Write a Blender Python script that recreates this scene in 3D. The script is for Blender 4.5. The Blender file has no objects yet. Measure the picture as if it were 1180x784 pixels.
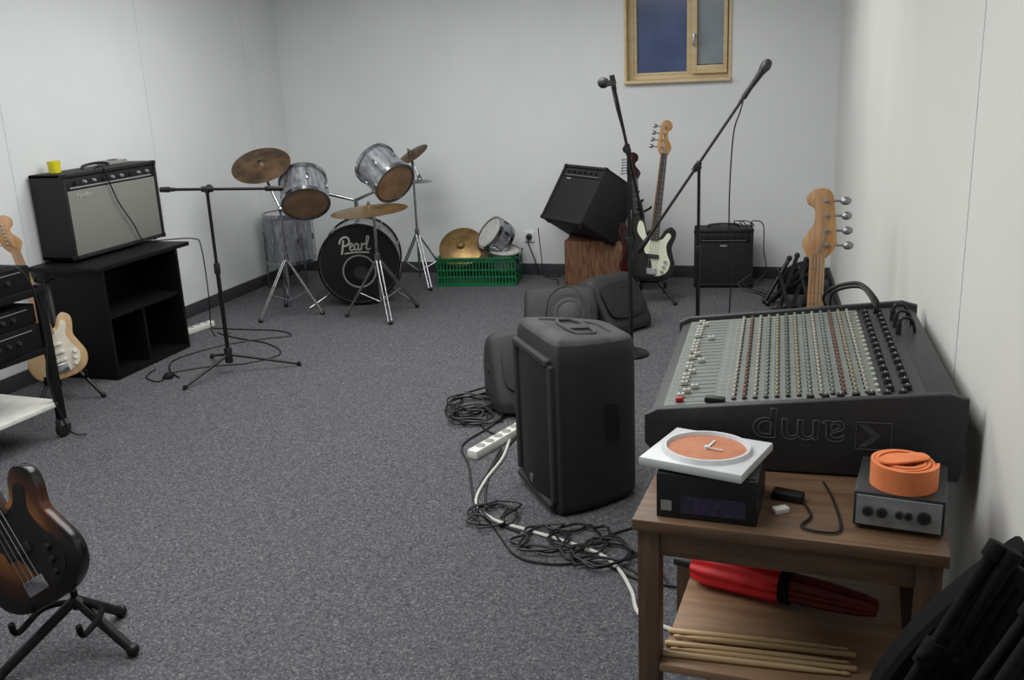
import bpy,bmesh,math,random
from mathutils import Vector as V, Matrix, Euler
random.seed(3)
SC=bpy.context.scene
COL=bpy.context.collection
def T(x,y=None,z=None):
    return Matrix.Translation(V(x) if y is None else V((x,y,z)))
def RX(a): return Matrix.Rotation(math.radians(a),4,'X')
def RY(a): return Matrix.Rotation(math.radians(a),4,'Y')
def RZ(a): return Matrix.Rotation(math.radians(a),4,'Z')
def AL(p,d,up='Y'):
    return T(p)@V(d).normalized().to_track_quat('Z',up).to_matrix().to_4x4()
I4=Matrix.Identity(4)
# ---------------------------------------------------------------- materials
def lin(c):
    r=[]
    for v in c:
        v=v/255.; r.append(v/12.92 if v<=.04045 else ((v+.055)/1.055)**2.4)
    return (*r,1)
def mat(name,c,rough=.5,metal=0,c2=None,scale=25,bump=0,stretch=None,detail=3,lo=.35,hi=.65,spec=.5,bscale=None):
    m=bpy.data.materials.new(name);m.use_nodes=True
    n=m.node_tree;b=n.nodes['Principled BSDF'];L=n.links
    b.inputs['Roughness'].default_value=rough;b.inputs['Metallic'].default_value=metal
    b.inputs['Specular IOR Level'].default_value=spec
    tc=n.nodes.new('ShaderNodeTexCoord');mp=n.nodes.new('ShaderNodeMapping')
    L.new(tc.outputs['Object'],mp.inputs[0])
    if stretch: mp.inputs['Scale'].default_value=stretch
    nz=n.nodes.new('ShaderNodeTexNoise');nz.inputs['Scale'].default_value=scale;nz.inputs['Detail'].default_value=detail
    L.new(mp.outputs[0],nz.inputs['Vector'])
    rp=n.nodes.new('ShaderNodeValToRGB');rp.color_ramp.elements[0].position=lo;rp.color_ramp.elements[1].position=hi
    a=lin(c);
    bb=lin(c2) if c2 else tuple(x*.88 for x in a[:3])+(1,)
    rp.color_ramp.elements[0].color=a;rp.color_ramp.elements[1].color=bb
    L.new(nz.outputs['Fac'],rp.inputs[0]);L.new(rp.outputs[0],b.inputs['Base Color'])
    if bump:
        bp=n.nodes.new('ShaderNodeBump');bp.inputs['Strength'].default_value=bump;bp.inputs['Distance'].default_value=.004
        src=nz
        if bscale:
            src=n.nodes.new('ShaderNodeTexNoise');src.inputs['Scale'].default_value=bscale;L.new(tc.outputs['Object'],src.inputs['Vector'])
        L.new(src.outputs['Fac'],bp.inputs['Height']);L.new(bp.outputs[0],b.inputs['Normal'])
    return m
def carpet_mat():
    m=bpy.data.materials.new('carpet');m.use_nodes=True;n=m.node_tree;b=n.nodes['Principled BSDF'];L=n.links
    b.inputs['Roughness'].default_value=.95;b.inputs['Specular IOR Level'].default_value=.1
    tc=n.nodes.new('ShaderNodeTexCoord')
    vo=n.nodes.new('ShaderNodeTexVoronoi');vo.inputs['Scale'].default_value=185;L.new(tc.outputs['Object'],vo.inputs['Vector'])
    sp=n.nodes.new('ShaderNodeSeparateColor');L.new(vo.outputs['Color'],sp.inputs[0])
    rp=n.nodes.new('ShaderNodeValToRGB');rp.color_ramp.interpolation='CONSTANT'
    cs=[(0,(76,77,81)),(.2,(90,91,95)),(.42,(99,100,104)),(.56,(84,87,95)),(.68,(111,111,113)),(.8,(96,92,94)),(.88,(68,69,74)),(.95,(124,123,121))]
    e=rp.color_ramp.elements
    e[0].position=0;e[0].color=lin(cs[0][1]);e[1].position=cs[1][0];e[1].color=lin(cs[1][1])
    for p,c in cs[2:]:
        q=e.new(p);q.color=lin(c)
    L.new(sp.outputs[0],rp.inputs[0])
    nz=n.nodes.new('ShaderNodeTexNoise');nz.inputs['Scale'].default_value=60;nz.inputs['Detail'].default_value=6
    L.new(tc.outputs['Object'],nz.inputs['Vector'])
    r2=n.nodes.new('ShaderNodeValToRGB');r2.color_ramp.elements[0].position=.3;r2.color_ramp.elements[0].color=(.74,.74,.74,1);r2.color_ramp.elements[1].position=.7;r2.color_ramp.elements[1].color=(1.06,1.06,1.06,1)
    L.new(nz.outputs['Fac'],r2.inputs[0])
    mx=n.nodes.new('ShaderNodeMix');mx.data_type='RGBA';mx.blend_type='MULTIPLY';mx.inputs['Factor'].default_value=1
    L.new(rp.outputs[0],mx.inputs[6]);L.new(r2.outputs[0],mx.inputs[7]);L.new(mx.outputs[2],b.inputs['Base Color'])
    bp=n.nodes.new('ShaderNodeBump');bp.inputs['Strength'].default_value=.25;bp.inputs['Distance'].default_value=.003
    L.new(vo.outputs['Distance'],bp.inputs['Height']);L.new(bp.outputs[0],b.inputs['Normal'])
    return m
def burst_mat():
    m=bpy.data.materials.new('sunburst');m.use_nodes=True;n=m.node_tree;b=n.nodes['Principled BSDF'];L=n.links
    b.inputs['Roughness'].default_value=.22
    tc=n.nodes.new('ShaderNodeTexCoord');mp=n.nodes.new('ShaderNodeMapping')
    mp.inputs['Location'].default_value=(0,0,-.92);mp.inputs['Scale'].default_value=(5.2,1,4.0)
    L.new(tc.outputs['Object'],mp.inputs[0])
    g=n.nodes.new('ShaderNodeTexGradient');g.gradient_type='SPHERICAL';L.new(mp.outputs[0],g.inputs[0])
    rp=n.nodes.new('ShaderNodeValToRGB');e=rp.color_ramp.elements
    e[0].position=.12;e[0].color=lin((10,9,8));e[1].position=.62;e[1].color=lin((150,100,54))
    q=e.new(.34);q.color=lin((72,36,18))
    L.new(g.outputs['Fac'],rp.inputs[0]);L.new(rp.outputs[0],b.inputs['Base Color'])
    return m
M={}
M['wall']=mat('painted_wall',(219,222,222),.85,c2=(213,216,217),scale=1.2,bump=.05,bscale=300)
M['wallr']=mat('painted_wall_cream',(216,216,211),.85,c2=(210,210,205),scale=1.2,bump=.05,bscale=300)
M['ceil']=mat('ceiling_paint',(232,232,231),.9)
M['carpet']=carpet_mat()
M['skirt']=mat('dark_skirting',(54,55,60),.7)
M['seam']=mat('panel_seam',(204,208,209),.8)
M['pine']=mat('window_pine',(210,190,150),.5,c2=(200,178,136),scale=6,stretch=(1,1,4),detail=1)
M['glassb']=mat('night_glass',(82,98,136),.15,c2=(68,82,118),scale=4)
M['glassg']=mat('frosted_glass',(136,146,156),.3,c2=(118,130,140),scale=4)
M['black']=mat('black_plastic',(20,20,21),.5,c2=(16,16,17))
M['blackm']=mat('black_metal',(17,17,18),.4,metal=.2,c2=(13,13,14))
M['matte']=mat('matte_black_metal',(15,15,16),.8,c2=(11,11,12),spec=.2)
M['tolex']=mat('black_tolex',(22,22,23),.65,c2=(15,15,16),scale=300,bump=.4)
M['board']=mat('black_laminate',(10,10,10),.55,c2=(7,7,7),scale=12,spec=.25)
M['pa']=mat('speaker_plastic',(44,44,46),.6,c2=(34,34,36),scale=350,bump=.5)
M['dusty']=mat('dusty_grey_plastic',(70,70,71),.75,c2=(56,56,58),scale=14,bump=.2,bscale=350)
M['mesh']=mat('speaker_grille',(17,17,18),.6,c2=(8,8,9),scale=420,detail=0,lo=.45,hi=.55,bump=.3)
M['cloth']=mat('silver_grille_cloth',(136,136,130),.8,c2=(108,108,103),scale=260,detail=1,bump=.3)
M['clothd']=mat('dark_grille_cloth',(28,28,29),.8,c2=(18,18,19),scale=260,detail=1,bump=.3)
M['chrome']=mat('chrome',(190,192,195),.2,metal=1,c2=(160,162,166))
M['steel']=mat('brushed_steel',(150,152,155),.35,metal=.9)
M['silver']=mat('silver_panel',(150,152,154),.4,metal=.15,c2=(132,134,136))
M['shell']=mat('silver_sparkle',(160,162,168),.3,metal=.45,c2=(116,118,125),scale=40,stretch=(1,1,.3))
M['head']=mat('amber_drum_head',(146,118,92),.5,c2=(120,94,70),scale=9)
M['headb']=mat('black_drum_head',(12,12,13),.4,c2=(9,9,10))
M['headw']=mat('white_drum_head',(186,186,182),.5,c2=(166,166,162))
M['brass']=mat('cymbal_bronze',(152,126,82),.35,metal=.75,c2=(110,84,54),scale=12,lo=.3,hi=.7)
M['brassd']=mat('dark_cymbal_bronze',(106,82,60),.45,metal=.55,c2=(70,54,42),scale=12)  # darker, browner bronze tone for the crash and the small tilted cymbal
M['green']=mat('green_crate_plastic',(16,108,62),.45,c2=(12,90,52))
M['stump']=mat('rough_brown_wood',(126,88,60),.8,c2=(70,46,32),scale=14,stretch=(5,5,.8),detail=6,bump=.6,lo=.3,hi=.7)
M['maple']=mat('maple_wood',(180,138,90),.4,c2=(154,112,68),scale=12,stretch=(4,4,.6))
M['rose']=mat('rosewood',(50,33,25),.5,c2=(36,24,19),scale=30)
M['ash']=mat('natural_wood_body',(190,162,124),.35,c2=(170,140,100),scale=8,stretch=(4,4,.8))
M['blackg']=mat('gloss_black',(11,11,12),.18)
M['redg']=mat('dark_red_lacquer',(58,13,15),.2,c2=(32,8,9),scale=5)
M['mint']=mat('pale_pickguard',(216,222,200),.35,c2=(206,212,190))
M['white']=mat('white_plastic',(222,222,216),.4,c2=(210,210,204))
M['cream']=mat('cream_plastic',(216,208,190),.4)
M['burst']=burst_mat()
M['table']=mat('walnut_table',(112,87,65),.5,c2=(88,66,49),scale=7,stretch=(.8,8,8),detail=5)
M['tableleg']=mat('walnut_leg',(104,81,62),.5,c2=(82,62,48),scale=7,stretch=(8,8,.8),detail=5)
M['ply']=mat('plywood_shelf',(156,126,98),.55,c2=(136,106,80),scale=6,stretch=(.8,7,7),detail=5)
M['mixp']=mat('mixer_panel_grey',(112,118,112),.55,c2=(101,107,102),scale=6)
M['mixb']=mat('mixer_body_charcoal',(40,41,44),.5,c2=(34,35,38),scale=60,bump=.15)
M['mixd']=mat('mixer_dark_panel',(42,44,46),.5)
M['line']=mat('panel_line_pale',(138,142,136),.6)
M['logo']=mat('grey_print',(68,70,73),.6)
M['kwhite']=mat('knob_white',(184,182,172),.4)
M['kred']=mat('knob_red',(130,100,92),.4)
M['kgreen']=mat('knob_green',(114,126,116),.4)
M['kteal']=mat('knob_grey',(148,151,146),.4)
M['kyel']=mat('knob_beige',(168,158,134),.4)
M['brightred']=mat('bright_red_cap',(170,30,30),.4)
M['orange']=mat('orange_webbing',(230,134,84),.75,c2=(216,118,68),scale=20)
M['orangef']=mat('orange_clock_face',(184,116,80),.5,c2=(172,106,70))
M['clockw']=mat('clock_white',(206,209,212),.35)
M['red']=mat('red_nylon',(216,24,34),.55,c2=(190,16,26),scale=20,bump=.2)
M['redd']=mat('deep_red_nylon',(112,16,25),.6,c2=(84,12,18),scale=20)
M['stick']=mat('hickory',(206,178,136),.5,c2=(186,154,112),scale=20,stretch=(1,1,.2))
M['purple']=mat('purple_print',(62,50,84),.5,c2=(34,32,52),scale=60)
M['yellow']=mat('yellow_plastic',(220,210,36),.4)
M['cable']=mat('black_cable',(14,14,15),.5)
M['cablew']=mat('white_cable',(206,206,198),.5)
M['outlet']=mat('outlet_white',(222,224,224),.4)
M['blackbag']=mat('black_fabric',(14,14,15),.9,c2=(9,9,10),scale=160,bump=.4,spec=.2)
M['dgrey']=mat('dark_grey_metal',(58,60,61),.4,metal=.4)
# ---------------------------------------------------------------- mesh builder
def catmull(pts,n=6,closed=False):
    P=[V(p) for p in pts];out=[];N=len(P)
    rng=range(N) if closed else range(N-1)
    for i in rng:
        if closed: a,b,c,d=P[i-1],P[i],P[(i+1)%N],P[(i+2)%N]
        else: a,b,c,d=P[max(i-1,0)],P[i],P[i+1],P[min(i+2,N-1)]
        for k in range(n):
            t=k/n
            out.append(.5*((2*b)+(c-a)*t+(2*a-5*b+4*c-d)*t*t+(3*b-a-3*c+d)*t**3))
    if not closed: out.append(P[-1])
    return out
class MB:
    def __init__(s,pre=None):
        s.bm=bmesh.new();s.pre=pre or I4
    def _add(s,tb,mi,Mx=None):
        for f in tb.faces: f.material_index=mi
        bmesh.ops.transform(tb,matrix=s.pre@(Mx or I4),verts=tb.verts)
        me=bpy.data.meshes.new('tmp');tb.to_mesh(me);tb.free();s.bm.from_mesh(me);bpy.data.meshes.remove(me)
        return s
    def box(s,c,sz,mi=0,bev=0,R=None,seg=2):
        tb=bmesh.new();bmesh.ops.create_cube(tb,size=1,matrix=Matrix.Diagonal((*sz,1)))
        if bev: bmesh.ops.bevel(tb,geom=list(tb.edges),offset=bev,segments=seg,profile=.6,affect='EDGES')
        return s._add(tb,mi,T(c)@(R or I4))
    def cyl(s,a,b,r,r2=None,mi=0,seg=14,bev=0):
        a=V(a);b=V(b);d=b-a;tb=bmesh.new()
        bmesh.ops.create_cone(tb,cap_ends=True,segments=seg,radius1=r,radius2=r if r2 is None else r2,depth=d.length)
        if bev:
            ed=[e for e in tb.edges if abs(e.verts[0].co.z-e.verts[1].co.z)<1e-6]
            bmesh.ops.bevel(tb,geom=ed,offset=bev,segments=2,profile=.6,affect='EDGES')
        return s._add(tb,mi,AL((a+b)/2,d))
    def sph(s,c,r,mi=0,sc=(1,1,1),R=None,seg=16):
        tb=bmesh.new();bmesh.ops.create_uvsphere(tb,u_segments=seg,v_segments=seg//2+2,radius=r)
        return s._add(tb,mi,T(c)@(R or I4)@Matrix.Diagonal((*sc,1)))
    def tube(s,pts,r,mi=0,seg=8,n=6,closed=False,smooth=True,Mx=None):
        P=catmull(pts,n,closed) if smooth else [V(p) for p in pts]
        tb=bmesh.new();rings=[];N=len(P);up=V((0,0,1))
        prev=None
        for i,p in enumerate(P):
            if closed: d=P[(i+1)%N]-P[i-1]
            else: d=P[min(i+1,N-1)]-P[max(i-1,0)]
            if d.length<1e-9: d=V((0,0,1))
            d.normalize()
            if prev is None:
                x=d.cross(V((0,0,1)) if abs(d.z)<.9 else V((1,0,0)))
            else: x=prev-d*prev.dot(d)
            if x.length<1e-6: x=d.orthogonal()
            x.normalize();prev=x;y=d.cross(x)
            rings.append([tb.verts.new(p+(x*math.cos(2*math.pi*k/seg)+y*math.sin(2*math.pi*k/seg))*r) for k in range(seg)])
        M_=N if closed else N-1
        for i in range(M_):
            A=rings[i];B=rings[(i+1)%N]
            for k in range(seg): tb.faces.new((A[k],A[(k+1)%seg],B[(k+1)%seg],B[k]))
        if not closed:
            tb.faces.new(rings[0][::-1]);tb.faces.new(rings[-1])
        return s._add(tb,mi,Mx)
    def lathe(s,prof,Mx=None,mi=0,seg=32,wob=None):
        tb=bmesh.new();rings=[]
        for r,z in prof:
            if r<1e-6: rings.append([tb.verts.new((0,0,z))])
            else:
                rings.append([tb.verts.new(((r*(wob(k/seg) if wob else 1))*math.cos(2*math.pi*k/seg),(r*(wob(k/seg) if wob else 1))*math.sin(2*math.pi*k/seg),z)) for k in range(seg)])
        for A,B in zip(rings[:-1],rings[1:]):
            for k in range(seg):
                k2=(k+1)%seg
                if len(A)==1 and len(B)==1: continue
                if len(A)==1: tb.faces.new((A[0],B[k2],B[k]))
                elif len(B)==1: tb.faces.new((A[k],A[k2],B[0]))
                else: tb.faces.new((A[k],A[k2],B[k2],B[k]))
        bmesh.ops.recalc_face_normals(tb,faces=tb.faces)
        return s._add(tb,mi,Mx)
    def prism(s,pts,z0,z1,Mx=None,mi=0,bev=0,seg=2):
        tb=bmesh.new();v=[tb.verts.new((p[0],p[1],z0)) for p in pts]
        f=tb.faces.new(v);r=bmesh.ops.extrude_face_region(tb,geom=[f])
        nv=[g for g in r['geom'] if isinstance(g,bmesh.types.BMVert)]
        bmesh.ops.translate(tb,vec=(0,0,z1-z0),verts=nv)
        bmesh.ops.recalc_face_normals(tb,faces=tb.faces)
        if bev:
            ed=[e for e in tb.edges if abs(e.verts[0].co.z-e.verts[1].co.z)<1e-6]
            bmesh.ops.bevel(tb,geom=ed,offset=bev,segments=seg,profile=.6,affect='EDGES')
        return s._add(tb,mi,Mx)
    def loft(s,rings,mi=0,Mx=None):
        tb=bmesh.new();R=[[tb.verts.new(p) for p in r] for r in rings];n=len(R[0])
        for A,B in zip(R[:-1],R[1:]):
            for k in range(n): tb.faces.new((A[k],A[(k+1)%n],B[(k+1)%n],B[k]))
        tb.faces.new(R[0][::-1]);tb.faces.new(R[-1])
        bmesh.ops.recalc_face_normals(tb,faces=tb.faces)
        return s._add(tb,mi,Mx)
    def mesh(s,name,mats,ang=35):
        me=bpy.data.meshes.new(name);s.bm.to_mesh(me);s.bm.free()
        for m in mats: me.materials.append(M[m])
        for p in me.polygons: p.use_smooth=True
        me.set_sharp_from_angle(angle=math.radians(ang))
        return me
def obj(name,data,parent=None,Mx=None):
    o=bpy.data.objects.new(name,data);COL.objects.link(o)
    if parent: o.parent=parent
    if Mx is not None: o.matrix_local=Mx
    return o
def thing(name,label,cat,Mx,group=None):
    o=obj(name,None,None,Mx);o.empty_display_size=.1
    o['label']=label;o['category']=cat
    if group:o['group']=group
    return o
def solo(name,label,cat,mb,mats,Mx=I4,group=None,ang=35):
    o=obj(name,mb.mesh(name,mats,ang),None,Mx);o['label']=label;o['category']=cat
    if group:o['group']=group
    return o
def part(p,name,mb,mats,Mx=None,label=None,ang=35):
    o=obj(name,mb.mesh(name,mats,ang),p,Mx)
    if label:o['label']=label
    return o
def text(p,name,body,size,Mx,m,ext=.0008,shear=0,align='CENTER',off=0,outline=0):
    c=bpy.data.curves.new(name,'FONT');c.body=body;c.size=size;c.extrude=ext;c.shear=shear;c.align_x=align;c.align_y='CENTER';c.offset=off
    if outline: c.fill_mode='NONE';c.extrude=0;c.bevel_depth=outline;c.bevel_resolution=1
    t=bpy.data.objects.new(name,c);COL.objects.link(t);bpy.context.view_layer.update()
    me=bpy.data.meshes.new_from_object(t.evaluated_get(bpy.context.evaluated_depsgraph_get()))
    bpy.data.objects.remove(t);me.materials.clear();me.materials.append(M[m])
    return obj(name,me,p,Mx)
def struct(name,mb,mats,Mx=I4):
    o=obj(name,mb.mesh(name,mats),None,Mx);o['kind']='structure';return o
# ---------------------------------------------------------------- camera
f,yaw,pit,rol=1094,17.2,15.78,2.62
cd=bpy.data.cameras.new('camera');cam=bpy.data.objects.new('camera',cd);COL.objects.link(cam)
cd.sensor_width=36;cd.lens=36*f/1180;cd.clip_start=.05
ya,ti,ro=map(math.radians,(yaw,pit,rol))
F=V((-math.sin(ya)*math.cos(ti),math.cos(ya)*math.cos(ti),-math.sin(ti)))
R0=V((math.cos(ya),math.sin(ya),0));U0=R0.cross(F)
R=math.cos(ro)*R0-math.sin(ro)*U0;U=math.cos(ro)*U0+math.sin(ro)*R0
cam.matrix_world=Matrix(((R.x,U.x,-F.x,0),(R.y,U.y,-F.y,0),(R.z,U.z,-F.z,1.6),(0,0,0,1)))
SC.camera=cam
# ---------------------------------------------------------------- room
XL,YB,ZC=-4.18,7.33,2.6
mb=MB();mb.box((-1.9,2.9,-.05),(5.6,9.6,.1));struct('floor',mb,['carpet'])
mb=MB();mb.box((-1.9,2.9,ZC+.05),(5.6,9.6,.1));struct('ceiling',mb,['ceil'])
mb=MB();mb.box((XL-.05,2.9,ZC/2),(.1,9.2,ZC))
for y in (4.3,5.55,6.8): mb.box((XL+.0005,y,ZC/2+.05),(.002,.005,ZC-.1),1)
struct('wall_left',mb,['wall','seam'])
wx0,wx1,wz0,wz1=-1.29,-.51,1.47,2.17
mb=MB()
mb.box(((XL-.1+wx0)/2,YB+.1,ZC/2),(wx0-XL+.1,.2,ZC));mb.box(((wx1+.45)/2,YB+.1,ZC/2),(.45-wx1,.2,ZC))
mb.box(((wx0+wx1)/2,YB+.1,wz0/2),(wx1-wx0,.2,wz0));mb.box(((wx0+wx1)/2,YB+.1,(wz1+ZC)/2),(wx1-wx0,.2,ZC-wz1))
struct('wall_back',mb,['wall'])
ang=math.degrees(math.atan(.038))
def xr(y): return .237+(YB-y)*.038
mb=MB();mb.box((.05,0,ZC/2),(.1,9.4,ZC))
for y in (-.25,): mb.box((-.0005,y,ZC/2+.05),(.002,.005,ZC-.1),1)
struct('wall_right',mb,['wallr','seam'],T(xr(2.9),2.9,0)@RZ(ang))
mb=MB();mb.box((-1.9,-1.55,ZC/2),(5.6,.1,ZC));struct('wall_front',mb,['wall'])
mb=MB();mb.box((XL+.008,2.9,.045),(.016,8.9,.09),bev=.003);struct('baseboard_left',mb,['skirt'])
mb=MB();mb.box(((XL+.237)/2,YB-.008,.045),(.237-XL,.016,.09),bev=.003);struct('baseboard_back',mb,['skirt'])
mb=MB();mb.box((-.008,0,.045),(.016,8.7,.09),bev=.003);struct('baseboard_right',mb,['skirt'],T(xr(2.9),2.9,0)@RZ(ang))
# window, recessed behind a timber lining
w=thing('window_1','','',I4)
del w['label'];del w['category'];w['kind']='structure'
mb=MB()
for (x0,x1,z0,z1) in [(wx0,wx0+.018,wz0,wz1),(wx1-.018,wx1,wz0,wz1),(wx0+.018,wx1-.018,wz1-.02,wz1)]:
    mb.box(((x0+x1)/2,YB+.05,(z0+z1)/2),(x1-x0,.13,z1-z0),bev=.002)
q=part(w,'reveal_lining',mb,['pine']);q['kind']='structure'
mb=MB();mb.box(((wx0+wx1)/2,YB+.03,wz0+.012),(wx1-wx0-.001,.16,.024),bev=.004);q=part(w,'window_sill',mb,['pine']);q['kind']='structure'
yw=YB+.075
mb=MB()
for (x0,x1,z0,z1) in [(wx0+.018,wx0+.055,wz0+.024,wz1-.02),(wx1-.032,wx1-.018,wz0+.024,wz1-.02),(wx0+.055,wx1-.032,wz0+.024,wz0+.055),(wx0+.055,wx1-.032,wz1-.06,wz1-.02)]:
    mb.box(((x0+x1)/2,yw+.04,(z0+z1)/2),(x1-x0,.06,z1-z0),bev=.002)
q=part(w,'window_frame',mb,['pine']);q['kind']='structure'
mb=MB()
for (x0,x1,z0,z1) in [(-1.234,-1.212,1.526,2.109),(-.84,-.801,1.526,2.109),(-1.212,-.84,1.526,1.545),(-1.212,-.84,2.08,2.109)]:
    mb.box(((x0+x1)/2,yw+.04,(z0+z1)/2),(x1-x0,.05,z1-z0),bev=.002)
for (x0,x1,z0,z1) in [(-.80,-.762,1.526,2.109),(-.57,-.543,1.526,2.109),(-.762,-.57,1.526,1.585),(-.762,-.57,2.08,2.109)]:
    mb.box(((x0+x1)/2,yw+.01,(z0+z1)/2),(x1-x0,.07,z1-z0),bev=.002)
q=part(w,'sash',mb,['pine']);q['kind']='structure'
mb=MB();mb.box((-1.026,yw+.045,1.81),(.371,.008,.54));q=part(w,'glass_pane',mb,['glassb']);q['kind']='structure'
mb=MB();mb.box((-.666,yw+.025,1.835),(.19,.008,.49));q=part(w,'glass_pane',mb,['glassg']);q['kind']='structure'
mb=MB();mb.cyl((-.78,yw-.025,1.80),(-.78,yw-.06,1.80),.012);mb.box((-.78,yw-.065,1.765),(.016,.012,.09),bev=.004)
q=part(w,'window_handle',mb,['steel']);q['kind']='structure'
# ---------------------------------------------------------------- wall outlet
mb=MB();mb.box((-2.08,YB-.006,.31),(.085,.012,.085),bev=.003);mb.cyl((-2.08,YB-.013,.31),(-2.08,YB-.008,.31),.03,mi=1)
solo('wall_outlet','white wall power outlet above the skirting','outlet',mb,['outlet','kteal'])
mb=MB();mb.cyl((-2.08,YB-.013,.31),(-2.08,YB-.05,.31),.022,.018);mb.tube([(-2.08,YB-.05,.31),(-2.07,YB-.09,.28),(-2.03,YB-.07,.15),(-1.97,YB-.08,.02),(-1.8,YB-.1,.008)],.005)
solo('power_cable','black power plug and cable hanging from the wall outlet','cable',mb,['cable'])
# ---------------------------------------------------------------- cabinet + amp
cab=thing('shelf_cabinet','black open-fronted shelf cabinet with wide top board','cabinet',T(-4.16,4.27,0))
mb=MB();mb.box((.235,.41,.645),(.47,.86,.025),bev=.002);part(cab,'top_board',mb,['board'])
mb=MB()
mb.box((.29,.03,.316),(.36,.02,.632));mb.box((.29,.70,.316),(.36,.02,.632));mb.box((.12,.365,.316),(.02,.67,.632));mb.box((.29,.365,.01),(.36,.67,.02))
part(cab,'body',mb,['board'])
mb=MB();mb.box((.29,.365,.36),(.33,.65,.02));part(cab,'shelf',mb,['board'])
mb=MB();mb.box((.28,.365,.185),(.31,.02,.33));part(cab,'divider',mb,['board'])
def combo(name,label,Mx,w,h,d,grille,logo=None,panel=True,knobs=7,top=False,badge=None):
    t=thing(name,label,'amplifier',Mx)
    mb=MB();b=.022
    mb.box((0,d/2+.02,h/2),(w-.03,d-.04,h-.03))
    for c,s in [((0,d/2,h-b/2),(w,d,b)),((0,d/2,b/2),(w,d,b)),((-w/2+b/2,d/2,h/2),(b,d,h)),((w/2-b/2,d/2,h/2),(b,d,h))]: mb.box(c,s,bev=.006)
    part(t,'cabinet_shell',mb,['tolex'])
    ph=.075 if panel else 0
    mb=MB();mb.box((0,.018,(h-ph)/2),(w-2*b,.02,h-2*b-ph),bev=.004);part(t,'grille',mb,[grille])
    if panel:
        mb=MB();mb.box((0,.022,h-b-ph/2),(w-2*b,.03,ph-.008),0,bev=.003);mb.box((0,.006,h-b-ph/2-.022),(w-2*b-.06,.002,.009 if logo else .003),1)
        part(t,'control_panel',mb,['black','silver' if logo else 'line'])
        km=MB().cyl((0,0,0),(0,-.016,0),.012,.009,0,12).mesh('knob',['black'])
        km2=MB().cyl((0,0,0),(0,-.016,0),.011,.008,0,12).mesh('knob',['kteal'])
        for i in range(knobs):
            obj('knob',km2 if (i%3 and logo) else km,t,T(-w/2+.09+i*(w-.18)/(knobs-1),.008,h-b-ph/2+.004))
    mb=MB();mb.tube([(-.11,d/2,h),(-.10,d/2,h+.018),(0,d/2,h+.026),(.10,d/2,h+.018),(.11,d/2,h)],.008);part(t,'carry_handle',mb,['black'])
    cm=MB().box((0,0,0),(.03,.03,.03),bev=.008).mesh('corner_cap',['blackm'])
    for sx in (-1,1):
        for sz in (0,1):
            obj('corner_cap',cm,t,T(sx*(w/2-.012),.012,.012 if sz==0 else h-.012))
    for i,(x,y) in enumerate([(-w/2+.05,.05),(w/2-.05,.05),(-w/2+.05,d-.05),(w/2-.05,d-.05)]):
        mb=MB();mb.cyl((x,y,-.012),(x,y,.002),.015);part(t,'foot',mb,['black'])
    if logo: text(t,'logo_lettering',logo[0],logo[1],T(logo[2],.005,logo[3])@RX(90),'kwhite',shear=.3)
    if badge:
        mb=MB();mb.box((badge[0],.006,badge[1]),(.05,.004,.012),bev=.001);part(t,'badge',mb,['kteal'])
    return t
combo('guitar_amplifier','black combo amplifier with silver-grey grille on the cabinet',T(-3.93,4.80,.672)@RZ(90),.82,.485,.235,'cloth',("Fender",.045,-.26,.355),True,9)
mb=MB();mb.lathe([(0,0),(.032,0),(.036,.065),(.033,.065),(.03,.006),(0,.006)])
solo('cup','small yellow plastic cup on the amplifier','cup',mb,['yellow'],T(-4.09,4.52,1.158))
mb=MB();mb.box((0,0,.012),(.1,.16,.024),bev=.004);mb.box((.02,-.02,.026),(.03,.05,.006),1)
solo('pedal','small grey footswitch box lying on the amplifier','pedal',mb,['kteal','black'],T(-4.10,5.02,1.158))
mb=MB();mb.tube([(-3.975,4.7,1.16),(-3.93,4.72,1.17),(-3.92,4.74,1.1),(-3.918,4.8,.95),(-3.915,4.9,.8),(-3.91,4.95,.70),(-3.86,5.0,.68),(-3.70,5.17,.665),(-3.66,5.19,.6),(-3.66,5.2,.3),(-3.68,5.22,.02),(-3.6,5.3,.008)],.004)
solo('cable','thin black cable draped over the amplifier front','cable',mb,['cable'])
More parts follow.
